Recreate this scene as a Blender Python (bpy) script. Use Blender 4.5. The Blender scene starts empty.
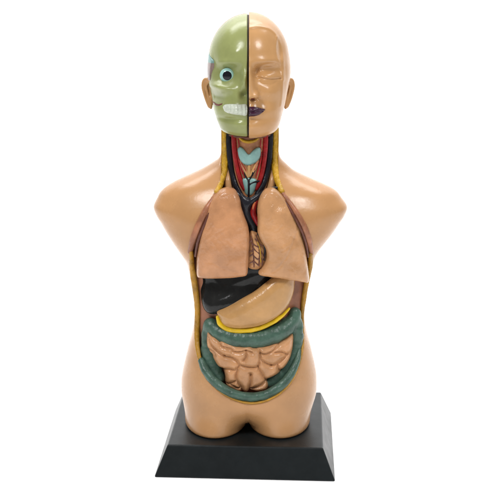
import bpy, math, random
import numpy as np
from mathutils import Vector

random.seed(4)
C = bpy.context.scene.collection
SC = bpy.context.scene
MM = 0.001

# ------------------------------------------------------------------ camera model
# the camera stands 0.94 m in front of the model, just above its head
CAM = np.array([2.0, -937.0, 426.0])          # mm
TILT = math.radians(13.7)
FPX = 1020.0                                  # focal length in photo pixels (500 px frame)
ct, st = math.cos(TILT), math.sin(TILT)


def P(px, py, y):
    """point of the plane y = const seen at photo pixel px, py"""
    a = (np.asarray(px, float) - 250.0) / FPX
    b = (250.0 - np.asarray(py, float)) / FPX
    dy = ct + b * st
    dz = -st + b * ct
    s = (np.asarray(y, float) - CAM[1]) / dy
    return np.stack([CAM[0] + a * s, y + 0 * s, CAM[2] + dz * s], -1)


def XZ(px, py, y):
    p = P(px, py, y)
    return p[..., 0], p[..., 2]


def z0(py):
    return float(P(250, py, 0.0)[2])


# ------------------------------------------------------------------ small numeric kit
def catmull(pts, n=8, closed=False):
    p = np.asarray(pts, float)
    k = len(p)
    out = []
    m = k if closed else k - 1
    for i in range(m):
        if closed:
            a, b, c, d = p[(i - 1) % k], p[i], p[(i + 1) % k], p[(i + 2) % k]
        else:
            a, b, c, d = p[max(i - 1, 0)], p[i], p[i + 1], p[min(i + 2, k - 1)]
        for t in np.linspace(0, 1, n, endpoint=False):
            out.append(0.5 * ((2 * b) + (c - a) * t + (2 * a - 5 * b + 4 * c - d) * t * t
                              + (3 * b - a - 3 * c + d) * t ** 3))
    if not closed:
        out.append(p[-1])
    return np.array(out)


def interp(z, zs, vs):
    """smooth interpolation (finite difference hermite), zs ascending"""
    zs = np.asarray(zs, float); vs = np.asarray(vs, float)
    m = np.gradient(vs, zs)
    zc = np.clip(z, zs[0], zs[-1])
    i = np.clip(np.searchsorted(zs, zc) - 1, 0, len(zs) - 2)
    h = zs[i + 1] - zs[i]
    t = (zc - zs[i]) / h
    t2, t3 = t * t, t * t * t
    return ((2 * t3 - 3 * t2 + 1) * vs[i] + (t3 - 2 * t2 + t) * h * m[i]
            + (-2 * t3 + 3 * t2) * vs[i + 1] + (t3 - t2) * h * m[i + 1])


def sstep(t):
    t = np.clip(t, 0, 1)
    return t * t * (3 - 2 * t)


def smin(a, b, k):
    h = np.maximum(k - np.abs(a - b), 0) / k
    return np.minimum(a, b) - h * h * k * 0.25


def smax(a, b, k):
    return -smin(-a, -b, k)


def ell(x, y, z, c, r):
    k0 = np.sqrt(((x - c[0]) / r[0]) ** 2 + ((y - c[1]) / r[1]) ** 2 + ((z - c[2]) / r[2]) ** 2)
    return (k0 - 1.0) * min(r)


def gauss(x, z, cx, cz, rx, rz):
    return np.exp(-((x - cx) / rx) ** 2 - ((z - cz) / rz) ** 2)


def segd(x, y, z, a, b):
    ab = b - a
    L = float(ab @ ab) + 1e-9
    t = np.clip(((x - a[0]) * ab[0] + (y - a[1]) * ab[1] + (z - a[2]) * ab[2]) / L, 0, 1)
    return np.sqrt((x - a[0] - t * ab[0]) ** 2 + (y - a[1] - t * ab[1]) ** 2
                   + (z - a[2] - t * ab[2]) ** 2), t


def chain(x, y, z, pts, rad, k=0.0):
    f = None
    for i in range(len(pts) - 1):
        d, t = segd(x, y, z, pts[i], pts[i + 1])
        d = d - (rad[i] * (1 - t) + rad[i + 1] * t)
        f = d if f is None else np.minimum(f, d)
    return f


def poly2(x, z, poly):
    """signed distance to a closed polygon (inside negative)"""
    d = np.full(x.shape, 1e18)
    s = np.zeros(x.shape, bool)
    n = len(poly)
    for i in range(n):
        ax, az = poly[i]
        bx, bz = poly[i - 1]
        ex, ez = bx - ax, bz - az
        wx, wz = x - ax, z - az
        t = np.clip((wx * ex + wz * ez) / (ex * ex + ez * ez + 1e-12), 0, 1)
        d = np.minimum(d, (wx - ex * t) ** 2 + (wz - ez * t) ** 2)
        if bz != az:
            c = ((az > z) != (bz > z)) & (x < (bx - ax) * (z - az) / (bz - az) + ax)
            s ^= c
    d = np.sqrt(d)
    return np.where(s, -d, d)


def line2(x, z, pts):
    d = np.full(x.shape, 1e18)
    for i in range(len(pts) - 1):
        ax, az = pts[i]; bx, bz = pts[i + 1]
        ex, ez = bx - ax, bz - az
        wx, wz = x - ax, z - az
        t = np.clip((wx * ex + wz * ez) / (ex * ex + ez * ez + 1e-12), 0, 1)
        d = np.minimum(d, (wx - ex * t) ** 2 + (wz - ez * t) ** 2)
    return np.sqrt(d)


def vnoise(x, y, z, s, seed=0):
    """cheap smooth 3d value noise in -1..1"""
    rng = np.random.RandomState(seed)
    tab = rng.rand(17, 17, 17) * 2 - 1
    x, y, z = x / s + 100.3, y / s + 100.7, z / s + 100.1
    i, j, k = np.floor(x).astype(int), np.floor(y).astype(int), np.floor(z).astype(int)
    u, v, w = x - i, y - j, z - k
    u, v, w = [q * q * (3 - 2 * q) for q in (u, v, w)]
    g = lambda a, b, c: tab[(i + a) % 17, (j + b) % 17, (k + c) % 17]
    l = lambda a, b, t: a + (b - a) * t
    return l(l(l(g(0, 0, 0), g(1, 0, 0), u), l(g(0, 1, 0), g(1, 1, 0), u), v),
             l(l(g(0, 0, 1), g(1, 0, 1), u), l(g(0, 1, 1), g(1, 1, 1), u), v), w)


# ------------------------------------------------------------------ surface extraction
def surface(fn, lo, hi, h, iters=3):
    ax = [np.arange(lo[i], hi[i] + h, h) for i in range(3)]
    X, Y, Z = np.meshgrid(*ax, indexing='ij')
    F = fn(X.ravel(), Y.ravel(), Z.ravel()).reshape(X.shape)
    S = F < 0
    nx, ny, nz = F.shape
    cs = (nx - 1, ny - 1, nz - 1)
    acc = np.zeros(cs + (3,)); cnt = np.zeros(cs, np.int32)
    cross = []
    for a in range(3):
        s0 = [slice(None)] * 3; s1 = [slice(None)] * 3
        s0[a] = slice(0, -1); s1[a] = slice(1, None)
        A, B = F[tuple(s0)], F[tuple(s1)]
        m = S[tuple(s0)] != S[tuple(s1)]
        idx = np.argwhere(m)
        va, vb = A[m], B[m]
        t = va / (va - vb)
        pos = idx.astype(float)
        pos[:, a] += t
        o1, o2 = [q for q in range(3) if q != a]
        for d1 in (0, -1):
            for d2 in (0, -1):
                c = idx.copy(); c[:, o1] += d1; c[:, o2] += d2
                ok = np.all((c >= 0) & (c < np.array(cs)), axis=1)
                cc = c[ok]
                np.add.at(acc, (cc[:, 0], cc[:, 1], cc[:, 2]), pos[ok])
                np.add.at(cnt, (cc[:, 0], cc[:, 1], cc[:, 2]), 1)
        cross.append((a, o1, o2, idx, va < 0))
    used = cnt > 0
    vid = np.full(cs, -1, np.int64)
    vid[used] = np.arange(used.sum())
    V = acc[used] / cnt[used][:, None]
    V = V * h + np.array([ax[0][0], ax[1][0], ax[2][0]])
    quads = []
    for a, o1, o2, idx, neg in cross:
        ok = (idx[:, o1] > 0) & (idx[:, o2] > 0) & (idx[:, o1] < cs[o1]) & (idx[:, o2] < cs[o2])
        idx, neg = idx[ok], neg[ok]
        q = []
        for d1, d2 in ((0, 0), (-1, 0), (-1, -1), (0, -1)):
            c = idx.copy(); c[:, o1] += d1; c[:, o2] += d2
            q.append(vid[c[:, 0], c[:, 1], c[:, 2]])
        q = np.stack(q, 1)
        flip = neg if a != 1 else ~neg
        q[~flip] = q[~flip][:, ::-1]
        quads.append(q)
    Q = np.concatenate(quads)
    e = h * 0.25
    for _ in range(iters):
        f = fn(V[:, 0], V[:, 1], V[:, 2])
        g = np.stack([fn(V[:, 0] + e, V[:, 1], V[:, 2]) - fn(V[:, 0] - e, V[:, 1], V[:, 2]),
                      fn(V[:, 0], V[:, 1] + e, V[:, 2]) - fn(V[:, 0], V[:, 1] - e, V[:, 2]),
                      fn(V[:, 0], V[:, 1], V[:, 2] + e) - fn(V[:, 0], V[:, 1], V[:, 2] - e)], 1) / (2 * e)
        g2 = (g * g).sum(1) + 1e-4
        stp = -(f / g2)[:, None] * g
        ln = np.linalg.norm(stp, axis=1)
        stp *= np.minimum(1, 0.5 * h / (ln + 1e-9))[:, None]
        V = V + stp
    return V, Q


def front(fn, lo, hi, h, ylo, yhi, n=90):
    """front height map y(x,z) of a solid: returns a sampler"""
    xs = np.arange(lo[0], hi[0] + h, h); zs = np.arange(lo[1], hi[1] + h, h)
    X, Z = np.meshgrid(xs, zs, indexing='ij')
    Yb = np.full(X.shape, yhi, float)
    done = np.zeros(X.shape, bool)
    ys = np.linspace(ylo, yhi, n)
    prev = None
    for y in ys:
        f = fn(X.ravel(), np.full(X.size, y), Z.ravel()).reshape(X.shape)
        if prev is not None:
            m = (~done) & (f < 0)
            t = np.where(m, prev / (prev - f + 1e-12), 0)
            Yb = np.where(m, y - (1 - t) * (ys[1] - ys[0]), Yb)
            done |= m
        prev = f

    def samp(x, z):
        u = np.clip((np.asarray(x, float) - xs[0]) / h, 0, len(xs) - 1.001)
        v = np.clip((np.asarray(z, float) - zs[0]) / h, 0, len(zs) - 1.001)
        i, j = u.astype(int), v.astype(int)
        a, b = u - i, v - j
        return (Yb[i, j] * (1 - a) * (1 - b) + Yb[i + 1, j] * a * (1 - b)
                + Yb[i, j + 1] * (1 - a) * b + Yb[i + 1, j + 1] * a * b)
    return samp


def on(samp, px, py, lift=0.0):
    """point on a height map seen at a photo pixel"""
    y = -40.0
    for _ in range(12):
        p = P(px, py, y)
        y = 0.5 * y + 0.5 * float(samp(p[0], p[2]))
    return P(px, py, y - lift)


# ------------------------------------------------------------------ materials
def mat(name, col, rough=0.32, var=0.06, vscale=40.0, bump=0.0, bscale=300.0, coat=0.0,
        col2=None, spots=0.0, spec=0.36, bump2=0.0, b2scale=60.0, rvar=0.08, sss=0.0):
    m = bpy.data.materials.new(name); m.use_nodes = True
    nt = m.node_tree; N = nt.nodes; L = nt.links
    b = N['Principled BSDF']
    tc = N.new('ShaderNodeTexCoord')
    n1 = N.new('ShaderNodeTexNoise'); n1.inputs['Scale'].default_value = vscale
    n1.inputs['Detail'].default_value = 6; n1.inputs['Roughness'].default_value = 0.6
    L.new(tc.outputs['Object'], n1.inputs['Vector'])
    r = N.new('ShaderNodeValToRGB')
    c = np.array(col); d = np.array(col2 if col2 is not None else c * (1 - 2.2 * var))
    r.color_ramp.elements[0].position = 0.36; r.color_ramp.elements[1].position = 0.64
    r.color_ramp.elements[0].color = (*d, 1)
    r.color_ramp.elements[1].color = (*np.clip(c * (1 + var), 0, 1), 1)
    L.new(n1.outputs['Fac'], r.inputs['Fac'])
    L.new(r.outputs['Color'], b.inputs['Base Color'])
    mr = N.new('ShaderNodeMapRange')
    mr.inputs['To Min'].default_value = max(rough - rvar, 0.03); mr.inputs['To Max'].default_value = rough + rvar
    n3 = N.new('ShaderNodeTexNoise'); n3.inputs['Scale'].default_value = vscale * 3.1
    n3.inputs['Detail'].default_value = 4
    L.new(tc.outputs['Object'], n3.inputs['Vector'])
    L.new(n3.outputs['Fac'], mr.inputs['Value']); L.new(mr.outputs['Result'], b.inputs['Roughness'])
    b.inputs['Specular IOR Level'].default_value = spec
    b.inputs['Coat Weight'].default_value = coat
    b.inputs['Coat Roughness'].default_value = 0.12
    if sss:
        b.inputs['Subsurface Weight'].default_value = sss
        b.inputs['Subsurface Scale'].default_value = 0.004
        b.inputs['Subsurface Radius'].default_value = (1, .5, .3)
    prev = None
    for st_, sc_ in ((bump, bscale), (bump2, b2scale)):
        if st_ > 0:
            n2 = N.new('ShaderNodeTexNoise'); n2.inputs['Scale'].default_value = sc_
            n2.inputs['Detail'].default_value = 4
            L.new(tc.outputs['Object'], n2.inputs['Vector'])
            bp = N.new('ShaderNodeBump'); bp.inputs['Strength'].default_value = st_
            bp.inputs['Distance'].default_value = 0.002
            L.new(n2.outputs['Fac'], bp.inputs['Height'])
            if prev is not None:
                L.new(prev.outputs['Normal'], bp.inputs['Normal'])
            prev = bp
    if prev is not None:
        L.new(prev.outputs['Normal'], b.inputs['Normal'])
        if coat:
            L.new(prev.outputs['Normal'], b.inputs['Coat Normal'])
    return m


def s2l(r, g, b, k=1.0):
    f = lambda c: (c / 12.92 if c <= 0.04045 else ((c + 0.055) / 1.055) ** 2.4)
    return tuple(f(v / 255.0) * k for v in (r, g, b))


K = 0.74
M = {
    'skin': mat('skin_paint', (0.408, 0.213, 0.090), 0.26, 0.05, 22, 0.05, 260, bump2=0.08, b2scale=45),
    'head_skin': mat('head_skin_paint', (0.434, 0.234, 0.095), 0.24, 0.05, 25, 0.05, 260, bump2=0.05, b2scale=45),
    'lung_a': mat('lung_pink_paint', (0.43, 0.206, 0.097), 0.20, 0.09, 50, 0.15, 420, bump2=0.45, b2scale=130),
    'lung_b': mat('lung_peach_paint', (0.445, 0.230, 0.104), 0.20, 0.08, 50, 0.15, 420, bump2=0.45, b2scale=130),
    'green': mat('bone_green_paint', (0.232, 0.254, 0.092), 0.24, 0.06, 40, 0.05, 260, bump2=0.10, b2scale=60),
    'colon': mat('colon_teal_paint', s2l(70, 98, 84, K), 0.34, 0.15, 90, 0.25, 300, bump2=0.25, b2scale=120),
    'liver': mat('liver_dark_paint', (0.012, 0.012, 0.0115), 0.15, 0.12, 60, 0.08, 300, bump2=0.3, b2scale=70, spec=0.24, rvar=0.04),
    'stomach': mat('stomach_peach_paint', (0.41, 0.225, 0.085), 0.22, 0.07, 45, 0.12, 300, bump2=0.25, b2scale=90),
    'gut': mat('small_gut_paint', (0.44, 0.225, 0.105), 0.27, 0.09, 70, 0.12, 300, bump2=0.20, b2scale=120),
    'yellow': mat('bright_yellow_paint', s2l(226, 186, 22, K), 0.30, 0.08, 60, 0.2, 300, bump2=0.2, b2scale=100),
    'ochre': mat('ochre_fat_paint', s2l(184, 134, 38, K), 0.34, 0.15, 80, 0.4, 380, bump2=0.3, b2scale=140),
    'fat': mat('neck_fat_paint', s2l(206, 158, 34, K), 0.32, 0.16, 90, 0.6, 420, bump2=0.4, b2scale=170),
    'muscle': mat('muscle_brown_paint', s2l(172, 112, 80, K), 0.34, 0.16, 90, 0.2, 300),
    'dark_muscle': mat('muscle_dark_paint', s2l(104, 58, 44, K), 0.34, 0.16, 90, 0.2, 300),
    'wall': mat('cavity_wall_paint', s2l(170, 112, 82, K), 0.40, 0.14, 60, 0.1, 300),
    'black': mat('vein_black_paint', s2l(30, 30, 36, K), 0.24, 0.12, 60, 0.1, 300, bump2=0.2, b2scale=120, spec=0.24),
    'red': mat('artery_red_paint', s2l(158, 24, 26, K), 0.28, 0.16, 90, 0.1, 300, bump2=0.2, b2scale=120),
    'teal': mat('cartilage_teal_paint', s2l(138, 178, 172, K), 0.34, 0.10, 80, 0.1, 300),
    'neck': mat('neck_flesh_paint', s2l(190, 130, 88, K), 0.34, 0.14, 110, 0.2, 300),
    'lip': mat('lip_purple_paint', s2l(66, 32, 54, K), 0.20, 0.12, 90, 0.15, 400),
    'tooth': mat('tooth_white_paint', s2l(206, 212, 196, K), 0.26, 0.04, 90),
    'eye_white': mat('eye_pale_cyan_paint', s2l(170, 214, 206, K), 0.16, 0.03, 90),
    'pupil': mat('eye_black_paint', s2l(22, 22, 28, K), 0.10, 0.03, 90),
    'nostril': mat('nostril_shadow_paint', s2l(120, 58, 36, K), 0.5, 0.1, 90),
    'temple': mat('temple_mauve_paint', s2l(150, 128, 122, K), 0.3, 0.15, 90),
    'orange': mat('artery_highlight_paint', (0.42, 0.10, 0.035), 0.25, 0.15, 90),
    'cheek': mat('jaw_red_paint', (0.13, 0.028, 0.02), 0.25, 0.15, 90),
    'divider': mat('divider_black_plastic', s2l(20, 17, 16, K), 0.5, 0.05, 60),
    'base': mat('base_black_plastic', (0.008, 0.0105, 0.0115), 0.36, 0.10, 30, 0.05, 900, spec=0.22),
}


# ------------------------------------------------------------------ object helpers
def link(name, V, F, m, parent=None, smooth=True, mats=None, midx=None):
    me = bpy.data.meshes.new(name)
    V = np.asarray(V, np.float32) * MM
    F = np.asarray(F)
    me.vertices.add(len(V)); me.vertices.foreach_set('co', V.ravel())
    k = F.shape[1]
    me.loops.add(F.size); me.loops.foreach_set('vertex_index', F.ravel().astype(np.int32))
    me.polygons.add(len(F))
    me.polygons.foreach_set('loop_start', np.arange(0, F.size, k, dtype=np.int32))
    me.polygons.foreach_set('use_smooth', np.full(len(F), smooth))
    for mm in (mats or [m]):
        me.materials.append(mm)
    if midx is not None:
        me.polygons.foreach_set('material_index', np.asarray(midx, np.int32))
    me.update(); me.validate()
    o = bpy.data.objects.new(name, me); C.objects.link(o)
    if parent is not None:
        o.parent = parent
    return o


def solid(name, fn, lo, hi, h, m, parent, iters=3, mats=None, pick=None):
    V, Q = surface(fn, lo, hi, h, iters)
    midx = None
    if pick is not None:
        c = V[Q].mean(1)
        midx = pick(c[:, 0], c[:, 1], c[:, 2])
    return link(name, V, Q, m, parent, True, mats, midx)


def bounds(pts, pad):
    pts = np.asarray(pts)
    return pts.min(0) - pad, pts.max(0) + pad


def veins(name, paths, m, parent, k=1.5, h=0.7, noise=0.0):
    """one mesh of blended tubes: paths = [(points Nx3, radii)]"""
    ps = []
    for pts, rad in paths:
        p = np.concatenate([np.asarray(pts, float), np.asarray(rad, float)[:, None]], 1)
        q = catmull(p, 5)
        ps.append((q[:, :3], q[:, 3]))

    def fn(x, y, z):
        f = None
        for p, r in ps:
            d = chain(x, y, z, p, r)
            f = d if f is None else smin(f, d, k)
        if noise:
            f = f + noise * vnoise(x, y, z, 4.0, 3)
        return f
    allp = np.concatenate([p for p, r in ps])
    mr = max(r.max() for p, r in ps)
    lo, hi = bounds(allp, mr + 2)
    return solid(name, fn, lo, hi, h, m, parent)


def pillow_fn(poly, y0, T, R, dome=0.0, nz=0.0, ns=10.0, seed=1, extra=None):
    def fn(x, y, z):
        d = poly2(x, z, poly)
        q = y - y0(x, z)
        Tl = T * (1 + dome * np.clip(-d / R - 1, 0, 4))
        if nz:
            q = q + nz * vnoise(x, y * 0, z, ns, seed)
        if extra is not None:
            q = q - extra(x, z)
        f = np.sqrt(np.maximum(d + R, 0) ** 2 + (q * R / Tl) ** 2) - R
        return f * min(1.0, T / R)
    return fn


def pxpoly(pts, y, n=5):
    p = np.array(pts, float)
    x, z = XZ(p[:, 0], p[:, 1], y)
    return catmull(np.stack([x, z], 1), n, True)


def pillow(name, pts, yref, y0, T, R, m, parent, h=1.0, pad=4, **kw):
    poly = pxpoly(pts, yref)
    fn = pillow_fn(poly, y0, T, R, **kw)
    lo2, hi2 = poly.min(0) - pad, poly.max(0) + pad
    gx = np.linspace(lo2[0], hi2[0], 30); gz = np.linspace(lo2[1], hi2[1], 30)
    GX, GZ = np.meshgrid(gx, gz)
    yy = y0(GX.ravel(), GZ.ravel())
    Tm = T * (1 + kw.get('dome', 0) * 4) + 3
    return solid(name, fn, (lo2[0], yy.min() - Tm, lo2[1]), (hi2[0], yy.max() + Tm, hi2[1]), h, m, parent)


def ellfront(a, w, c=0.0, tilt=0.0, zc=0.0):
    """front sheet y = -a*sqrt(1-(x/w)^2)"""
    def f(x, z):
        u = np.clip(np.abs(x - c) / w, 0, 0.985)
        return -a * np.sqrt(1 - u * u) + tilt * (z - zc)
    return f


# ================================================================== the model
root = bpy.data.objects.new('anatomical_torso_model', None)
C.objects.link(root)
root['label'] = 'glossy painted human torso model with open chest and abdomen, half-skull head, on black base'
root['category'] = 'anatomical model'

BT = 28.0        # top of the base

# ------------------------------------------------------------------ base
import bmesh


def make_base():
    H, tw, td, bw, bd = BT, 71.6, 69.0, 83.2, 80.0
    bm = bmesh.new()
    v = [bm.verts.new((x, y, z)) for x, y, z in (
        (-bw, -bd, 0), (bw, -bd, 0), (bw, bd, 0), (-bw, bd, 0),
        (-tw, -td, H), (tw, -td, H), (tw, td, H), (-tw, td, H))]
    for f in ((3, 2, 1, 0), (4, 5, 6, 7), (0, 1, 5, 4), (1, 2, 6, 5), (2, 3, 7, 6), (3, 0, 4, 7)):
        bm.faces.new([v[i] for i in f])
    bmesh.ops.bevel(bm, geom=bm.edges[:], offset=1.3, segments=4, profile=0.5, affect='EDGES')
    bmesh.ops.recalc_face_normals(bm, faces=bm.faces)
    a = math.radians(-3.0)
    for q in bm.verts:
        x, y = q.co.x, q.co.y
        q.co.x = (x * math.cos(a) - y * math.sin(a) + 1.0) * MM
        q.co.y = (x * math.sin(a) + y * math.cos(a) + 1.5) * MM
        q.co.z *= MM
    me = bpy.data.meshes.new('base'); bm.to_mesh(me); bm.free()
    for p in me.polygons:
        p.use_smooth = False
    me.materials.append(M['base'])
    o = bpy.data.objects.new('base', me); C.objects.link(o); o.parent = root
    return o


make_base()

# ------------------------------------------------------------------ torso body
ROWS = [  # py, xl, xr, y front, y back
    (146, 221.3, 278.5, -20, 34), (153, 221, 279, -20, 34), (159, 218, 281.5, -21, 35), (164, 210.5, 286.5, -22, 36),
    (170, 200, 293.5, -25, 38), (177, 184.5, 307, -29, 40), (183, 172, 321, -33, 41),
    (190, 162, 335, -37, 42), (198, 157, 342, -41, 43), (206, 153.8, 347, -44, 44),
    (214, 156.3, 344.8, -46, 44), (222, 161.2, 339.5, -47, 43), (232, 167, 332.5, -48, 42),
    (242, 173.5, 324.5, -48, 41), (252, 180.5, 317, -48, 40), (260, 186, 313.5, -48, 39),
    (270, 189, 310.5, -48, 38), (285, 191.5, 308, -47, 37), (300, 194, 305.5, -46, 36),
    (315, 194.5, 304.5, -46, 36), (330, 192.5, 306.5, -47, 37), (345, 188.5, 310.5, -49, 39),
    (360, 184.8, 314, -52, 42), (375, 181.8, 316.5, -54, 44), (390, 181.5, 316.3, -55, 46),
    (405, 183.5, 314.5, -53, 46), (418, 187, 311, -50, 45), (430, 190, 307, -48, 44)]
_r = np.array(ROWS)[::-1]
_Z = np.array([z0(p) for p in _r[:, 0]])
_XL = np.array([XZ(a, p, 0)[0] for p, a in zip(_r[:, 0], _r[:, 1])])
_XR = np.array([XZ(a, p, 0)[0] for p, a in zip(_r[:, 0], _r[:, 2])])


def loft(x, y, z):
    xl, xr = interp(z, _Z, _XL), interp(z, _Z, _XR)
    yf, yb = interp(z, _Z, _r[:, 3]), interp(z, _Z, _r[:, 4])
    c = (xl + xr) / 2; w = (xr - xl) / 2
    d = np.where(y < 0, -yf, yb)
    n = 2.15
    u = (np.abs((x - c) / w) ** n + np.abs(y / d) ** n) ** (1 / n)
    return (u - 1) * np.minimum(w, d)


def thighs(x, y, z):
    f = None
    for s, cx, rx in ((-1, -31.0, 30.3), (1, 30.2, 30.3)):
        g = 1.0 + 0.01 * np.clip((z - 28) / 30, 0, 1.4)
        u = np.sqrt(((x - cx) / (rx * g)) ** 2 + ((y + 6) / (47.5 * g)) ** 2)
        d = (u - 1) * rx
        f = d if f is None else smin(f, d, 7)
    return f


def torso0(x, y, z):
    t = np.clip((60 - z) / 32, 0, 1)
    t = t * t * (3 - 2 * t)
    f = loft(x, y, z)
    low = z < 60
    if np.any(low):
        f[low] = (1 - t[low]) * f[low] + t[low] * thighs(x[low], y[low], z[low])
    f = smax(f, z - z0(149), 3)
    # shallow crease between the thighs
    f = f + 0.9 * np.exp(-(x / 2.2) ** 2) * np.clip((82 - z) / 26, 0, 1) * (y < 0)
    return smax(f, BT + 0.2 - z, 3.0)


TORSO_Y = front(torso0, (-100, 25), (102, 300), 2.0, -75, 30)

RIM = [  # outline of the opening, photo pixels, clockwise from the neck on the left
    (224, 178), (219, 190), (209, 206), (200.5, 223), (194.5, 238), (191, 252), (192.5, 270), (195.5, 290), (197.5, 310),
    (197, 330), (197.5, 348), (201.5, 365), (209, 379.5), (221.5, 392), (236, 400), (251, 403), (266, 400.5),
    (282, 391.5), (294, 376.5), (301, 357), (303, 338), (302, 318), (303.5, 302), (306.5, 283), (310, 266),
    (310.5, 254), (307.5, 240), (301.5, 224), (292, 208), (281, 192), (273.5, 178)]
RIM3 = np.array([on(TORSO_Y, a, b) for a, b in RIM])
RIMP = catmull(RIM3[:, [0, 2]], 4, True)


def carve_d(x, z):
    return poly2(x, z, RIMP)


def cav_floor(x, z):
    return -30.0 + 0.0052 * x * x


def torso(x, y, z):
    f = torso0(x, y, z)
    hole = np.maximum(carve_d(x, z), y - cav_floor(x, z))
    nk = np.maximum(np.maximum(np.abs(x - 1.4) - 25.4 - 0.012 * np.clip(z0(168) - z, 0, 40) ** 2, y - 1.5), z0(193) - z)
    hole = np.minimum(hole, nk)
    return smax(f, -hole, 1.5)


def torso_pick(x, y, z):
    f = torso0(x, y, z)
    return ((f < -1.4) & (y < 5) & ((carve_d(x, z) < 1.5) | (z > z0(193)) & (np.abs(x - 1.4) < 25))).astype(int)


body = solid('torso_body', torso, (-100, -62, 26), (102, 52, z0(145)), 1.4, M['skin'], root,
             mats=[M['skin'], M['wall']], pick=torso_pick)


def rim_tube(name, pts, rad, m, parent, lift=0.5, noise=0.15, offs=(0, 0), flat=1.0):
    p3 = np.array([on(TORSO_Y, a + offs[0], b + offs[1], lift) for a, b in pts])
    return veins(name, [(p3, rad)], m, parent, 1.0, 0.8, noise)


rim_tube('fat_rim', RIM[5:26],
         [2.0, 2.8, 2.9, 2.8, 2.7, 2.4, 1.9, 1.5, 1.3, 1.2, 1.2, 1.2, 1.2, 1.2, 1.3, 1.4, 1.9, 2.3, 2.5, 2.7, 2.2],
         M['ochre'], body, 0.2)
rim_tube('muscle_band', [(218.5, 193), (209, 206.5), (200.5, 223), (194.5, 238), (190.5, 252)], [1.8, 2.8, 3.2, 3.2, 2.2],
         M['muscle'], body, 0.0, offs=(-0.6, 0))
rim_tube('muscle_band', [(221, 195), (212, 208.5), (204, 225), (198, 241), (195.5, 256)], [0.9, 1.3, 1.4, 1.4, 1.1],
         M['dark_muscle'], body, 1.6)
rim_tube('muscle_band', [(214.5, 196.5), (204.5, 210.5), (196.5, 226), (190.8, 241)], [0.5, 0.8, 0.9, 0.5],
         M['dark_muscle'], body, 1.6)
rim_tube('muscle_band', [(281, 192), (292, 207.5), (302, 224), (308, 240), (311, 254)], [1.7, 2.5, 2.9, 2.9, 2.0],
         M['muscle'], body, 0.0, offs=(0.6, 0))
rim_tube('muscle_band', [(280, 194.5), (290, 209.5), (299.5, 226), (305.5, 242), (308, 257)], [0.8, 1.2, 1.3, 1.2, 1.0],
         M['dark_muscle'], body, 1.4)

# ------------------------------------------------------------------ neck
NECK_ROWS = [(128, 222, 278), (140, 222, 278), (155, 222, 277.5), (170, 222, 278), (185, 217, 283), (200, 212, 287)]
_n = np.array(NECK_ROWS)[::-1]
_NZ = np.array([z0(p) for p in _n[:, 0]])
_NL = np.array([XZ(a, p, 0)[0] for p, a in zip(_n[:, 0], _n[:, 1])]) + 1.5
_NR = np.array([XZ(a, p, 0)[0] for p, a in zip(_n[:, 0], _n[:, 2])]) - 1.5


def neckf(x, y, z):
    xl, xr = interp(z, _NZ, _NL), interp(z, _NZ, _NR)
    c = (xl + xr) / 2; w = (xr - xl) / 2
    d = np.where(y < 5, 27.0, 27.0)
    u = np.sqrt(((x - c) / w) ** 2 + ((y - 5) / d) ** 2)
    f = (u - 1) * w
    return smax(smax(f, z0(205) - z, 2), z - z0(112), 2)


NECK_Y = front(neckf, (-40, 200), (40, 345), 1.5, -45, 25)
neck = solid('neck', neckf, (-42, -26, z0(207)), (42, 36, z0(110)), 1.2, M['neck'], root)


def npts(pts, lift):
    return np.array([on(NECK_Y, a, b, lift) for a, b in pts])


def bpts(pts, y):
    yy = [y] * len(pts) if np.isscalar(y) else y
    return np.array([P(a, b, c) for (a, b), c in zip(pts, yy)])


# yellow fat strips
for pts in ([(224.6, 128), (224.8, 143), (224.8, 158), (224.3, 170), (221.5, 181), (217.5, 191.5)],
            [(275.4, 128), (275.2, 143), (274.8, 158), (275.2, 170), (278, 182), (281.5, 191)]):
    ys_ = [-11, -11, -12, -16, -23, -30]
    p3 = np.array([P(a, b, y) for (a, b), y in zip(pts, ys_)])
    p3[-1] = on(TORSO_Y, *pts[-1], 0.2)
    veins('fat_strip', [(p3, [2.7, 2.8, 2.9, 2.9, 2.7, 2.8])], M['fat'], neck, 1.0, 0.7, 0.5)
    sg = -1 if pts[0][0] < 250 else 1
    q3 = p3.copy(); q3[:, 0] += sg * np.array([2.6, 2.7, 2.8, 2.9, 2.9, 3.0]); q3[:, 1] -= 0.6
    veins('neck_muscle', [(q3[:5], [0.5, 0.6, 0.6, 0.6, 0.5])], M['ochre'], neck, 1.0, 0.5)
# muscle edge outside the fat
# jugular veins
for pts in ([(228.8, 128), (229, 143), (230.2, 158), (232, 172), (235, 184), (240.5, 195)],
            [(270.5, 128), (270, 143), (269, 158), (267, 172), (263.5, 184), (257.5, 194)]):
    veins('jugular_vein', [(npts(pts, 1.0), [2.6, 2.8, 2.9, 2.8, 2.7, 2.6])], M['black'], neck, 1.0, 0.7)
for pts in ([(233.6, 130), (234.2, 143), (235.5, 157), (238, 171), (241.5, 183), (244, 189)],
            [(265.8, 130), (265.4, 143), (264.3, 157), (262.3, 171), (259, 183), (256.5, 189)]):
    veins('carotid_artery', [(npts(pts, 0.6), [2.3, 2.5, 2.5, 2.3, 2.1, 1.6])], M['red'], neck, 1.0, 0.7)
for pts in ([(228.5, 166), (228, 173), (227.5, 181), (229, 194)], [(272, 166), (272.5, 173), (272.5, 181), (269.5, 194)]):
    p3 = np.array([P(a, b, y) for (a, b), y in zip(pts, (-11, -14, -17.5, -20))])
    veins('neck_muscle', [(p3, [1.6, 2.4, 3.4, 4.0])], M['skin'], neck, 1.0, 0.8)
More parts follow.
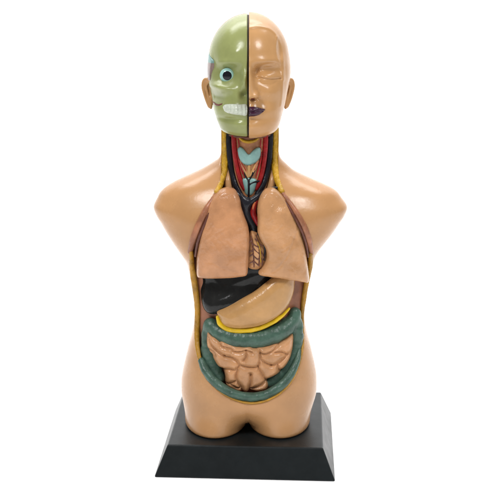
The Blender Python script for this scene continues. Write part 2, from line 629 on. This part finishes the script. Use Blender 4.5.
veins('throat_edge', [(npts([(224, 131.5), (229, 134.6), (238, 136.6), (249.5, 137.6), (262, 136.6), (270.5, 134.4), (276, 131)], 1.8),
                       [1.0, 1.3, 1.2, 1.0, 1.2, 1.3, 1.0])], M['dark_muscle'], neck, 1.0, 0.6)
# hyoid band
veins('hyoid_band', [(npts([(237, 134), (242, 140), (248.5, 141.8), (256, 140), (261, 134.5)], 0.6),
                      [0.8, 1.3, 1.5, 1.3, 0.8])], M['fat'], neck, 1.0, 0.6)


def neck_y0(lift):
    return lambda x, z: NECK_Y(x, z) - lift


pillow('thyroid_cartilage', [(237.5, 149), (240.5, 147.2), (244, 149.5), (248.6, 154.5), (253, 150.5), (257.5, 147.8), (260.5, 149),
                             (260.5, 156), (257.5, 161.5), (252, 164.5), (247, 165.5), (241.5, 162.5), (238.3, 156.5)],
       -24, neck_y0(1.0), 2.2, 2.6, M['teal'], neck, 0.6)
pillow('trachea', [(242.5, 180), (248, 178), (256.5, 180), (255.5, 188), (252.5, 194.5), (248, 196), (244.5, 192)],
       -24, neck_y0(0.6), 2.0, 3.0, M['teal'], neck, 0.6)
for a in ([(240.5, 161), (243, 168), (247, 175)], [(242, 164), (245.5, 171), (248, 177)], [(257.5, 161), (255, 168), (251, 174)],
          [(256, 164.5), (253, 171), (250, 176)], [(249, 166), (249, 172), (248.8, 176)]):
    veins('throat_muscle', [(npts(a, 0.6), [1.4, 1.7, 1.2])], M['stomach'] if a[0][0] in (242, 249, 256) else M['muscle'], neck, 1, 0.55)
for a in ([(238.5, 158), (242, 168), (244.5, 178)], [(261, 158), (258.5, 168), (256, 178)], [(237.5, 152), (239, 162), (242.5, 174)], [(261.8, 152), (260.5, 162), (257, 175)],
          [(241.5, 163), (245, 169), (246.5, 173)], [(258, 163), (254.5, 169), (253, 172)], [(238, 139), (239, 145), (238, 150)], [(261, 139), (260.5, 145), (261.5, 150)]):
    veins('thyroid_artery', [(npts(a, 1.7), [0.5, 0.65, 0.4])], M['red'], neck, 1, 0.4)
veins('thyroid_vein', [(npts([(244, 172.5), (246, 177), (248.6, 181)], 2.0), [0.4, 0.6, 0.7]),
                       (npts([(255, 171), (251.5, 176.5), (248.8, 181)], 2.0), [0.4, 0.6, 0.7]),
                       (npts([(252.5, 172), (252.2, 175.5)], 2.0), [0.4, 0.5]),
                       (npts([(248.7, 181), (248.8, 190), (248.5, 199)], 2.6), [0.8, 0.9, 0.9]),
                       (npts([(259, 181), (253, 182.5), (248.8, 185)], 2.2), [0.8, 0.8, 0.7])], M['black'], neck, 1.0, 0.45)

# ------------------------------------------------------------------ great vessels in the chest
veins('vena_cava', [(bpts([(221.5, 190.8), (229, 190), (236, 192.3), (241.5, 197.5), (245.5, 205)], [-30, -33, -35, -37, -37]), [1.2, 1.4, 2.2, 3.2, 3.8]),
                    (bpts([(277.5, 187.8), (271, 188.4), (264.5, 191.5), (257, 197), (247.5, 204)], [-29, -32, -35, -37, -37]), [1.2, 1.4, 2.0, 2.6, 3.4]),
                    (bpts([(246, 202), (245.8, 210), (248.5, 218), (253, 226), (254.5, 238)], -36), [4.2, 4.3, 4.0, 3.8, 3.4])],
      M['black'], root, 3.0, 0.8)
aorta = veins('aorta', [(bpts([(257.2, 200.5), (254.3, 206), (253.2, 213), (255.8, 220), (258, 225)], -37), [1.5, 2.3, 2.8, 2.6, 1.6])], M['red'], root, 2.0, 0.7)
veins('aorta_highlight', [(bpts([(255.2, 202.5), (253.6, 205.5), (252.9, 209)], -39.2), [0.7, 1.1, 0.8])], M['orange'], aorta, 1.0, 0.5)  # bright highlight on the aorta, put in as an orange strip

# ------------------------------------------------------------------ lungs
lung_front = lambda x, z: -43.5 * np.sqrt(1 - np.clip(np.abs(x) / 72, 0, .98) ** 2) + 0.0032 * np.clip(z - 215, 0, 99) ** 2
LUNG_L = [(229, 190), (236, 193), (240, 200.5), (241.5, 209), (245, 219), (248.5, 229), (249.5, 242), (248.8, 256),
          (248, 270), (247.3, 275), (244.5, 277), (232, 279), (215, 280.5), (200, 281.2), (196.4, 280), (195.6, 274), (196, 258),
          (198, 240), (201.5, 224), (207, 209), (213.5, 198), (221, 191.5)]
LUNG_R = [(264.5, 192), (272, 190), (279, 194), (287, 203), (294.5, 215), (300.5, 228), (305, 243), (307.5, 260), (309.8, 278),
          (310.3, 285.5), (308, 288), (297, 284.5), (280, 280.3), (266, 277.8), (259.5, 276), (258.5, 273), (262.5, 268), (266.3, 259), (265.5, 250),
          (261, 242), (257.5, 233), (257.6, 222), (257.2, 210), (259.5, 199)]


def crease(pts, y, dep, w):
    p = np.array(pts, float)
    x_, z_ = XZ(p[:, 0], p[:, 1], y)
    L_ = catmull(np.stack([x_, z_], 1), 4)
    return lambda x, z: dep * np.exp(-(line2(x, z, L_) / w) ** 2)


def lung_pit(x, z):
    a = vnoise(x, 0 * x, z, 2.6, 21)
    return 0.35 * np.clip(a - 0.25, 0, 1) + 0.16 * vnoise(x, 0 * x, z, 5.0, 22)


def streaks(seed, x0, x1, z_0, z_1, n=11):
    rng = random.Random(seed)
    L = []
    for _ in range(n):
        x, z = rng.uniform(x0, x1), rng.uniform(z_0, z_1)
        a = rng.uniform(0.5, 1.1) + (math.pi / 2 if rng.random() < 0.35 else 0)
        l = rng.uniform(4, 11)
        L.append((np.array([(x, z), (x + l * .5 * math.cos(a) + 0.6, z + l * .5 * math.sin(a)), (x + l * math.cos(a), z + l * math.sin(a))]),
                  rng.choice((-0.35, 0.45, 0.5)), rng.uniform(0.6, 1.1)))

    def f(x, z):
        e = 0 * x
        for p, dep, w_ in L:
            e = e + dep * np.exp(-(line2(x, z, p) / w_) ** 2)
        return e
    return f


st_l, st_r = streaks(3, -46, -8, 180, 250), streaks(8, 10, 50, 180, 250)
c1 = crease([(299, 227), (293, 245), (283, 262), (272, 272)], -47, 0.7, 1.2)
c2 = crease([(212, 262), (224, 268), (238, 272)], -47, 0.4, 1.2)
pillow('lung', LUNG_L, -48, lung_front, 8.5, 4.5, M['lung_a'], root, 0.9, nz=1.0, ns=11, seed=5, dome=0.05,
       extra=lambda x, z: c2(x, z) + lung_pit(x, z) + st_l(x, z))['label'] = 'pinkish lung with a straight inner edge'
pillow('lung', LUNG_R, -48, lung_front, 8.5, 4.5, M['lung_b'], root, 0.9, nz=1.0, ns=11, seed=9, dome=0.05,
       extra=lambda x, z: c1(x, z) + lung_pit(x, z) + st_r(x, z))['label'] = 'sandy coloured lung with a notch for the heart'

# ------------------------------------------------------------------ heart
heart = pillow('heart', [(250, 232), (256, 232), (261, 238), (267, 248), (267.5, 259), (262, 268), (254, 270), (247, 266), (246, 250)],
               -40, lambda x, z: -37 + 0 * x, 9, 9, M['lung_b'], root, 0.9, nz=0.8, ns=5, seed=2)
vs = []
for a in ([(251, 236), (252.5, 246), (253.5, 256), (254, 267)], [(256, 235), (258.5, 244), (259.5, 254), (259, 266)],
          [(252, 243), (256, 246), (259, 247)], [(253, 250), (249.5, 252)], [(254, 256), (257, 259), (259.5, 259)], [(251.5, 240), (248.8, 243)],
          [(259.5, 250), (262, 253), (264, 258)], [(253.8, 261), (250, 263)],
          [(255, 239), (257.5, 241)], [(252.3, 247), (256, 251), (259.5, 254)], [(260, 244), (262.5, 246)], [(250, 256), (253, 254)], [(255, 262), (258, 265)],
          [(260, 257), (262.5, 260.5), (262, 265)]):
    p3 = bpts(a, -46.2)
    vs.append((p3, [0.55] * len(a)))
veins('coronary_vessel', vs, M['dark_muscle'], heart, 0.6, 0.4)
veins('coronary_vessel', [(bpts([(258, 234), (263.5, 243), (265, 250), (264, 260)], -45), [1.0, 1.0, 0.9, 0.7])], M['black'], heart, 0.6, 0.45)
veins('coronary_vessel', [(bpts([(257, 240), (260, 250), (260.7, 262)], -46.3), [0.5, 0.6, 0.5])], M['fat'], heart, 0.6, 0.4)

# ------------------------------------------------------------------ liver, stomach
pillow('liver', [(197.5, 274), (215, 268), (232, 266), (247, 262), (262, 262), (280, 270), (283, 278), (279, 287), (263, 297),
                 (244, 306.5), (227, 314.5), (216, 318.5), (207, 318), (201.8, 312), (199.2, 298)],
       -44, lambda x, z: ellfront(34, 62)(x, z) + 0.012 * np.clip(142 - z, 0, 60) ** 2 + 10.0 * sstep((z - 151) / 23), 8.0, 14, M['liver'], root, 1.0, nz=0.7, ns=12, seed=3, dome=0.35)
stomach = pillow('stomach', [(216.5, 315.5), (224, 311), (238, 304), (254, 295), (267, 285.5), (276, 279), (286, 276), (294, 279), (295.8, 287),
                             (294, 300), (288, 312), (277, 321.5), (262, 328.5), (245, 331.5), (231, 331.5), (222.5, 328.5), (218.5, 322)],
                 -48, ellfront(37, 66), 10, 12, M['stomach'], root, 1.0, nz=0.4, ns=14, seed=6)
ys = lambda x: float(ellfront(37, 66)(x, 0))
fold = [(217.5, 317), (220, 323.5), (227, 328.5), (240, 330.6), (256, 329), (270, 323.7), (281, 316.6), (289, 308.5)]
f3 = []
for a, b in fold:
    p = P(a, b, -44)
    f3.append(P(a, b, ys(p[0]) - 2.6))
veins('fat_fold', [(np.array(f3), [1.6, 2.4, 2.7, 2.6, 2.4, 2.1, 1.8, 1.0])], M['yellow'], stomach, 1.0, 0.7, 0.3)

# ------------------------------------------------------------------ intestines
gutsheet = ellfront(38, 62)


def gpts(pts, dy):
    out = []
    for a, b in pts:
        y = -42.0
        for _ in range(6):
            p = P(a, b, y)
            y = float(gutsheet(p[0], p[2])) + dy
        out.append(P(a, b, y))
    return np.array(out)


def tube_solid(name, paths, m, parent, h, k, noise=0.0, ns=4.0, haustra=0.0):
    ps = []
    for pts, rad in paths:
        q = catmull(np.concatenate([pts, np.asarray(rad, float)[:, None]], 1), 7)
        if haustra:
            s = np.concatenate([[0], np.cumsum(np.linalg.norm(np.diff(q[:, :3], axis=0), axis=1))])
            q[:, 3] *= 1 + haustra * np.sin(s / 7.0 * 2 * math.pi)
        ps.append((q[:, :3], q[:, 3]))

    def fn(x, y, z):
        f = None
        for p, r in ps:
            d = chain(x, y, z, p, r)
            f = d if f is None else smin(f, d, k)
        if noise:
            f = f + noise * vnoise(x, y, z, ns, 8)
        return f
    allp = np.concatenate([p for p, r in ps]); mr = max(r.max() for p, r in ps)
    lo, hi = bounds(allp, mr + 2)
    return solid(name, fn, lo, hi, h, m, parent)


# large intestine: ascending, transverse and descending colon
colon = tube_solid('large_intestine', [
    (gpts([(218, 378), (213, 367.5), (209, 356), (207, 342), (207.5, 331), (211, 325)], 3), [7, 8, 7, 5.8, 5.5, 5.5]),
    (gpts([(210, 324), (219, 332), (233, 337.5), (250, 339), (267, 336.5), (282, 330), (292, 321), (295, 312)], 3), [6.0, 8.0, 9, 9, 9, 8.5, 6.5, 4.5]),
    (gpts([(295.5, 313), (297, 328), (296, 343), (292.5, 357), (285, 370), (273, 380), (264, 384)], 3), [4.5, 6, 6.5, 7, 7, 6.5, 5])],
    M['colon'], root, 0.9, 3.0, 0.5, 6.0, 0.025)

# green band lining the lower edge of the opening
band = [(201.5, 361), (205, 369.5), (212.5, 379.5), (224, 389), (237, 394.8), (251, 397), (265, 394.8), (279, 387.2), (290, 375.5), (297, 361), (299.5, 350)]
b3 = np.array([on(TORSO_Y, a, b, -1.0) for a, b in band])
tube_solid('peritoneal_band', [(b3, [3.2, 4.0, 4.2, 4.3, 4.2, 4.2, 4.2, 4.2, 3.8, 3.0, 1.6])], M['colon'], root, 0.8, 1.0, 0.3, 4)


def gz(pts):
    return [(205 + a / 5.556, 320 + b / 5.556) for a, b in pts]


GUT = [(207.5, 331.5), (212, 335), (218, 338), (224, 340.5), (228, 342), (233, 344.5), (241, 346), (250, 346), (258, 346.5), (266, 346),
       (275, 343.5), (284, 340), (291, 335), (293.2, 336), (293.2, 343), (292, 352), (289, 361), (284, 368), (278, 374), (271, 377.5),
       (267.5, 380), (268.5, 385), (266, 389.5), (258, 391.5), (251, 390.5), (246, 392), (238, 391), (230, 387.5), (225.5, 384),
       (225, 377), (223, 369.5), (218, 366), (213.5, 359), (212, 354), (207.5, 349), (206.5, 340)]
FOLDS = [
    [(209, 338), (212, 345), (218, 351), (224.5, 355.5), (231, 357), (237, 360.5), (239.5, 365)],
    [(218.5, 337), (221, 345), (226, 347), (231, 348.5), (234, 351.2), (240, 351.5), (246, 350.5), (252, 352)],
    [(246, 350.5), (246.4, 356), (243.5, 360)],
    [(206, 350.5), (209.5, 349.6), (213, 351), (215, 355)],
    [(221, 369.5), (229, 368.3), (235, 369.5), (239, 366), (240.5, 364.5)],
    [(240.5, 364.5), (247, 366.6), (257, 366.4), (259.5, 361), (260.2, 353), (258, 349), (253, 348)],
    [(260.2, 353), (266, 353.5), (273, 350), (277, 346), (279, 342)],
    [(260, 358), (264, 361.5), (271, 364.5), (277, 363), (284, 357.5), (288, 353)],
    [(257.5, 366), (261, 372), (265, 378.5), (269, 381.5)],
    [(237.5, 369), (236, 377), (238.5, 383), (241.5, 388), (243, 393)],
    [(250.5, 373.5), (250.7, 381), (249.5, 388), (250.3, 393)],
    [(224, 384), (230, 383), (236.5, 380)],
    [(231, 384), (236, 387.5), (240, 387)],
    [(250, 388), (256, 387), (262, 384), (266, 379.5)],
    [(277, 363), (279, 369), (283, 371)],
    [(286, 353.5), (281, 351.5), (275, 352)],
]
fl = []
for c in FOLDS:
    q = gpts(c, -4)
    fl.append(catmull(q[:, [0, 2]], 4))
pits = gpts([(224.5, 355.5), (246, 350.5), (260.2, 353), (286, 354), (251, 374.5), (271, 364.8), (257.8, 366)], -4)[:, [0, 2]]


def gut_extra(x, z):
    d = np.full(x.shape, 99.0)
    for L_ in fl:
        d = np.minimum(d, line2(x, z, L_))
    d = np.sqrt(d * d + 0.06)
    c = np.clip(d / 4.8, 0, 1)
    e = 5.4 * (1 - np.sqrt(np.maximum(1 - (1 - c) ** 2, 0)))
    for p in pits:
        e = e + 1.6 * np.exp(-((x - p[0]) ** 2 + (z - p[1]) ** 2) / 1.2)
    return e


gp = gpts(GUT, -3)
gpoly = catmull(gp[:, [0, 2]], 4, True)
gfn = pillow_fn(gpoly, gutsheet, 8.0, 5.0, nz=0.6, ns=6.0, seed=11, extra=gut_extra)
solid('small_intestine', gfn, (gpoly[:, 0].min() - 3, -52, gpoly[:, 1].min() - 3), (gpoly[:, 0].max() + 3, -12, gpoly[:, 1].max() + 3),
      0.6, M['gut'], root)
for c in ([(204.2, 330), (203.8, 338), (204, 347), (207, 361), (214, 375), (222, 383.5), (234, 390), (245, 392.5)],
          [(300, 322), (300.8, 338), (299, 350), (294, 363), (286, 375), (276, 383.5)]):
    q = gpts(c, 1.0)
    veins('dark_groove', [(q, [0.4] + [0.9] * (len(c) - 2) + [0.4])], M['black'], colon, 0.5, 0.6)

# ------------------------------------------------------------------ head
HC = P(248.2, 60.5, 3.0)
HS = 0.9
CR = (41.5 * HS, 47.0, 48.0 * HS)
JROWS = [  # py, half width px, centre y, half depth
    (58, 39, 0, 38), (74, 40.2, -2, 41), (90, 39.3, -5, 40.5), (100, 38, -7, 39.5), (108, 36.3, -9, 38.5), (115, 34.2, -11, 36.5),
    (120, 32.8, -13, 34.5), (125, 31.0, -14, 33), (129, 28.8, -15, 31), (132.5, 24.5, -16, 28), (135.5, 17, -18, 23)]
_j = np.array(JROWS)[::-1]
_JZ = np.array([z0(p) + 2.0 for p in _j[:, 0]])
_JW = _j[:, 1] * 0.905


def head0(x, y, z):
    xx = x - HC[0]
    f = ell(x, y, z, HC, CR)
    w = interp(z, _JZ, _JW); cy = interp(z, _JZ, _j[:, 2]); d = interp(z, _JZ, _j[:, 3])
    n = 2.2
    u = (np.abs(xx / w) ** n + np.abs((y - cy) / d) ** n) ** (1 / n)
    g = (u - 1) * np.minimum(w, d)
    g = smax(smax(g, _JZ[0] - z, 5), z - z0(56), 24)
    return smin(f, g, 10)


HEAD0_Y = front(head0, (-42, 295), (42, 425), 1.2, -70, 30)


def hp(px, py):
    p = on(HEAD0_Y, px, py)
    return p[0], p[2]


def face(x, y, z):
    """skin side of the face: features as bulges and hollows of the front"""
    fr = np.clip((-y - 8) / 14, 0, 1)                       # only on the front
    f = head0(x, y, z)
    d = 0 * x

    def add(px, py, rx, ry, amt):
        cx, cz = hp(px, py)
        return amt * gauss(x, z, cx, cz, rx * HS, ry * HS)
    d = d + add(267, 72.5, 12.5, 8.5, -5.2)                   # eye socket
    d = d + add(267.5, 76, 9, 4.6, 4.4)                 # lid over the eyeball
    d = d + add(268, 61.5, 15, 4.5, 1.8)                    # brow
    d = d + add(256.5, 73, 3.8, 6.5, -3.2)                      # inner corner
    d = d + add(270, 92, 9, 7, 1.8)                        # cheek bone
    d = d + add(262, 102, 5, 9, -1.6)                       # fold beside the mouth
    d = d + add(254, 111.5, 12, 6.5, 1.8)                   # mouth mound
    d = d + add(250, 119, 9, 2.4, -1.3)
    d = d + add(250, 127, 11, 5, 2.2)                       # chin
    d = d + add(249, 103, 1.6, 3.5, -0.5)
    d = d + add(280, 50, 4.0, 10, -1.6)                     # temple hollow
    d = d + add(282, 108, 8, 12, -0.8)
    # nose
    nx, _ = hp(248.2, 80)
    _, zt = hp(248, 96); _, zb = hp(248, 66)
    t = np.clip((z - zt) / (zb - zt), 0, 1)
    prof = np.where(z > zt, (12.6 * (1 - t) ** 1.05 + 1.4) * (z < zb + 8), 0) * np.clip((zb + 8 - z) / 8, 0, 1)
    under = np.clip(1 - (zt - z) / 2.8, 0, 1)
    prof = np.where(z <= zt, 14.0 * under ** 0.7, prof)
    wid = 3.7 + 3.4 * (1 - t) ** 2
    d = d + prof * np.exp(-np.abs((x - nx) / wid) ** 2.4)
    d = d + add(256.3, 94.3, 2.6, 3.2, 5.0)                 # wing
    d = d + add(253, 98.6, 2.8, 1.5, -3.2)                  # nostril
    d = d + add(258.5, 98, 1.5, 4, -0.7)
    # lid lines and hairline ridge
    for pts, amt, w in (([(257.5, 89.5), (259.5, 93), (259.4, 96.5), (257, 99.2)], -1.4, 1.1), ([(253, 72), (253.5, 80), (255.5, 88)], -0.7, 1.6),
                        ([(256.5, 77.6), (262, 78.4), (268, 79), (274, 79.2), (280.5, 78.6)], -0.95, 0.7),
                        ([(254.5, 76), (256.5, 70), (260.5, 66), (266, 64), (275, 63.5)], -0.7, 1.4),
                        ([(258, 80), (262, 83.6), (267, 85), (273, 84), (277, 81.5)], -0.3, 0.9),
                        ([(250, 27.5), (259, 26.2), (268, 28), (275, 33), (280, 42), (282.5, 54), (283.3, 66), (283.8, 80)], 0.5, 1.3),
                        ([(277, 37), (276, 48), (277.5, 58), (280.5, 66), (282.5, 77), (282.5, 92), (281, 106)], 0.5, 1.2)):
        L_ = np.array([hp(a, b) for a, b in pts])
        L_ = catmull(L_, 4)
        d = d + amt * np.exp(-(line2(x, z, L_) / w) ** 2)
    return f - d * fr


def skullf(x, y, z):
    fr = np.clip((-y - 6) / 12, 0, 1)
    f = head0(x, y, z) + 1.6
    d = 0 * x

    def add(px, py, rx, ry, amt):
        cx, cz = hp(px, py)
        return amt * gauss(x, z, cx, cz, rx * HS, ry * HS)
    d = d + add(229.5, 74.5, 11.5, 9.5, -6.0)                   # orbit
    d = d + add(228, 62.5, 12, 3.5, 1.8)                    # brow ridge
    d = d + add(235, 53, 6, 5, 0.8)
    d = d + add(216, 86, 7, 3.4, 3.0)                     # cheek bone
    d = d + add(226, 89, 8, 3.6, 2.4)
    d = d + add(214, 64, 4.5, 8, -1.6)                      # temple
    d = d + add(219, 98, 8, 5, -3.6)                        # hollow under cheek bone
    d = d + add(244.5, 79, 3.0, 9, 4.0)                     # nasal bone
    d = d + add(244.5, 95.5, 4.0, 4.5, -4.5)                # nasal opening
    d = d + add(236.5, 96, 4, 5, 1.0)
    d = d + add(236, 110, 13, 7, 2.2)                       # jaw mound
    d = d + add(240, 125, 8, 4, 1.4)
    d = d + add(230, 119.5, 11, 2.0, -1.5)
    d = d + add(216, 112, 4, 10, 0.8)
    return f - d * fr


def face_half(x, y, z):
    cut = np.maximum(0.65 - (x - HC[0]), y - 16)
    return smax(face(x, y, z), cut, 0.8)


def TB(z):
    t = np.clip((z0(50) - z) / (z0(50) - z0(60)), 0, 1)
    u = np.clip((z - z0(86)) / (z0(78) - z0(86)), 0, 1)
    return 22.0 * t * t * (3 - 2 * t) * u * u * (3 - 2 * u)


def skull_half(x, y, z):
    cut = np.maximum((x - HC[0]) + 0.65, y - 4 + TB(z))
    return smax(skullf(x, y, z), cut, 0.8)


def head_back(x, y, z):
    f = head0(x, y, z) + np.where(x < HC[0], 1.3, 1.0)
    lim = np.where(x < HC[0], 3.6 - TB(z), 15.6)
    return smax(f, lim - y, 0.6)


HB = ((-44, -72, z0(138)), (44, 56, z0(8) + 2))
def temple_pick(x, y, z):
    m = (x < -20) & (z < z0(52)) & (z > z0(79)) & (y < 8)
    return m.astype(int) + (m & (z > z0(61.5)))


head = solid('head', head_back, HB[0], HB[1], 1.2, M['head_skin'], root, mats=[M['head_skin'], M['temple'], M['teal']], pick=temple_pick)
CUTX = HC[0]


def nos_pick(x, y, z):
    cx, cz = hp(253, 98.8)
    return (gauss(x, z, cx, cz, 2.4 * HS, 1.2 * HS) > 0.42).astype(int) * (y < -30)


solid('face_half', face_half, HB[0], (44, 18, HB[1][2]), 0.8, M['head_skin'], head, mats=[M['head_skin'], M['nostril']], pick=nos_pick)
solid('skull_half', skull_half, HB[0], (4, 8, HB[1][2]), 0.8, M['green'], head)


# black plate showing in the slit between the two halves
def plate(x, y, z):
    return np.maximum(np.maximum(head0(x, y, z) + 2.2, np.abs(x - HC[0]) - 0.62), y - 12)


solid('divider_plate', plate, (-4, -60, HB[0][2]), (4, 16, HB[1][2]), 0.5, M['divider'], head, iters=1)

FACE_Y = front(face, (-2, 295), (42, 425), 0.8, -75, 20, 140)
SKULL_Y = front(skullf, (-42, 295), (3, 425), 0.8, -70, 20, 140)

# eyeball
ec = on(SKULL_Y, 227.3, 75.3)
er = 6.6


def uvball(c, r, seg=40, rings=24, sy=1.0):
    V, F = [], []
    for i in range(rings + 1):
        th = math.pi * i / rings
        for j in range(seg):
            ph = 2 * math.pi * j / seg
            # pole axis along -y so rings face the viewer
            V.append((c[0] + r * math.sin(th) * math.cos(ph), c[1] - sy * r * math.cos(th), c[2] + r * math.sin(th) * math.sin(ph)))
    for i in range(rings):
        for j in range(seg):
            F.append((i * seg + j, i * seg + (j + 1) % seg, (i + 1) * seg + (j + 1) % seg, (i + 1) * seg + j))
    ring = [i for i in range(rings) for j in range(seg)]
    return np.array(V), np.array(F), np.array(ring)


V, F, rg = uvball((ec[0], ec[1] - 1.9, ec[2]), er, sy=0.62)
link('eyeball', V, F, None, head, True, [M['eye_white'], M['pupil']], (rg < 5).astype(int))

# teeth: single row with shallow gaps
tp = [(222.5, 108), (225.5, 105.2), (232, 104.3), (240, 104.5), (246.8, 105), (246.8, 115.3), (240, 115.2), (231, 114.3), (225, 112.6)]
tx = XZ(np.array([226, 230, 234, 238.2, 242.4, 246.2]), np.full(6, 110.0), -50)[0]
_, tzm = XZ(240, 109.8, -48)


def tooth_groove(x, z):
    g = 0 * x
    for t in tx:
        g = g + 0.75 * np.exp(-((x - t) / 0.45) ** 2)
    g = g + 0.55 * np.exp(-((z - tzm - 0.004 * (x + 2) ** 2 * 0) / 0.5) ** 2)
    return g


pillow('tooth_row', tp, -47, lambda x, z: SKULL_Y(x, z) - 0.2, 2.2, 2.6, M['tooth'], head, 0.5, extra=tooth_groove)
# red vessel and pink chewing muscle at the jaw joint
veins('jaw_muscle', [(np.array([on(SKULL_Y, a, b, 0.4) for a, b in [(211.8, 98.5), (214.2, 103), (218, 105), (222, 103.8)]]), [1.0, 0.9, 0.8, 0.5])],
      M['cheek'], head, 1, 0.45)
# lips
LIP = [(248.9, 107.6), (251, 106.9), (253.5, 106.8), (257, 107.4), (261, 108.6), (265.6, 110.4), (262.5, 113), (258.5, 115.4),
       (254, 116.6), (250.5, 116.7), (248.9, 116.4)]
lipline = np.array([hp(a, b) for a, b in [(248, 111.2), (252, 111.4), (256, 110.9), (260, 110.9), (266, 110.4)]])
lipline = catmull(lipline, 4)
pillow('lips', LIP, -50, lambda x, z: FACE_Y(x, z) - 0.3, 2.0, 2.6, M['lip'], head, 0.5,
       extra=lambda x, z: 1.5 * np.exp(-(line2(x, z, lipline) / 0.8) ** 2))

# ears
def ear(sx):
    # outline points px relative to the photo
    if sx < 0:
        pts = [(211, 79), (206, 77.5), (202.3, 80), (201.5, 86), (203.5, 94), (206, 101), (208.5, 107), (211.5, 109), (213, 104), (213.5, 92)]
        rim = [(211, 81), (206, 79.5), (203.7, 82), (203, 87), (204.8, 94.5), (207, 101), (209.2, 106)]
        yr = 4.0; yt = lambda x, z: 4.0 - 0.4 * (x + 38)
    else:
        pts = [(286, 79), (290.5, 77.8), (294, 80), (294.8, 86), (293, 94), (290.5, 101), (288, 107), (285, 109), (283.5, 104), (283, 92)]
        rim = [(286, 81), (290.3, 79.6), (292.6, 82), (293.2, 87), (291.6, 94.5), (289.5, 101), (287.2, 106)]
        yr = 4.0; yt = lambda x, z: 4.0 + 0.4 * (x - 38)
    poly = pxpoly(pts, yr)
    base_f = pillow_fn(poly, yt, 2.6, 2.6)
    R3 = np.array([P(a, b, yr - 1.5) for a, b in rim]); R3[:, 1] += yt(R3[:, 0], 0) - 4.0
    R3 = catmull(R3, 4)
    A3 = catmull(np.array([P(a, b, yr - 1.6) for a, b in ([(208.5, 82), (206.5, 86), (207.8, 93), (209.5, 99), (210.8, 104)] if sx < 0 else
                                                     [(288, 82), (290, 86), (288.8, 93), (287, 99), (285.8, 104)])]), 4); A3[:, 1] += yt(A3[:, 0], 0) - 4.0
    hol = P(*( (208, 90) if sx < 0 else (288.5, 90)), yr - 3.5)

    def fn(x, y, z):
        f = base_f(x, y, z)
        f = smin(f, chain(x, y, z, R3, [1.5] * len(R3)), 1.5)
        f = smax(f, -ell(x, y, z, hol, (2.8, 2.9, 7.5)), 1.2)
        return smin(f, chain(x, y, z, A3, [1.0] * len(A3)), 1.2)
    lo = np.array([poly[:, 0].min() - 4, -4, poly[:, 1].min() - 4]); hi = np.array([poly[:, 0].max() + 4, 12, poly[:, 1].max() + 4])
    solid('ear', fn, lo, hi, 0.6, M['head_skin'], head)


ear(-1); ear(1)

# ------------------------------------------------------------------ setting: white sweep
def sweep():
    W, Fr, Bk, Hh, R = 2600.0, -1900.0, 1100.0, 2200.0, 500.0
    prof = [(Fr, 0.0), (Bk - R, 0.0)]
    for i in range(1, 17):
        a = math.pi / 2 * i / 16
        prof.append((Bk - R + R * math.sin(a), R - R * math.cos(a)))
    prof.append((Bk, Hh))
    V, F = [], []
    for y, z in prof:
        V += [(-W, y, z), (W, y, z)]
    for i in range(len(prof) - 1):
        F.append((2 * i, 2 * i + 1, 2 * i + 3, 2 * i + 2))
    m = mat('backdrop_paper', (0.92, 0.92, 0.92), 0.8, 0.004, 3, spec=0.1)
    o = link('backdrop', V, F, m)
    o['kind'] = 'structure'


sweep()

# ------------------------------------------------------------------ camera, lights, world
cd = bpy.data.cameras.new('camera'); cam = bpy.data.objects.new('camera', cd); C.objects.link(cam)
cd.sensor_width = 36.0; cd.lens = 36.0 * FPX / 500.0
cd.clip_start = 0.05; cd.clip_end = 50
cam.location = Vector(CAM) * MM
cam.rotation_euler = (math.pi / 2 - TILT, 0, 0)
SC.camera = cam


def area(name, loc, target, size, power, col=(1, 1, 1)):
    l = bpy.data.lights.new(name, 'AREA'); l.shape = 'RECTANGLE'
    l.size, l.size_y = size; l.energy = power; l.color = col
    o = bpy.data.objects.new(name, l); C.objects.link(o)
    o.location = loc
    o.rotation_euler = (Vector(target) - Vector(loc)).to_track_quat('-Z', 'Y').to_euler()
    return o


area('softbox_left', (-0.62, -0.95, 1.40), (0, 0, 0.22), (0.35, 0.35), 15)
area('softbox_right', (0.78, -0.85, 1.35), (0, 0, 0.22), (0.35, 0.35), 11)
area('backdrop_lamp', (0, 0.62, 1.9), (0, 0.8, 0), (2.4, 0.7), 50)

w = bpy.data.worlds.new('World'); SC.world = w; w.use_nodes = True
bg = w.node_tree.nodes['Background']
bg.inputs['Color'].default_value = (1, 1, 1, 1); bg.inputs['Strength'].default_value = 0.29

SC.view_settings.view_transform = 'Standard'
SC.view_settings.look = 'None'
SC.view_settings.exposure = 0.0
SC.view_settings.gamma = 1.0
SC.render.engine = 'CYCLES'
SC.cycles.max_bounces = 6
SC.cycles.use_denoising = True
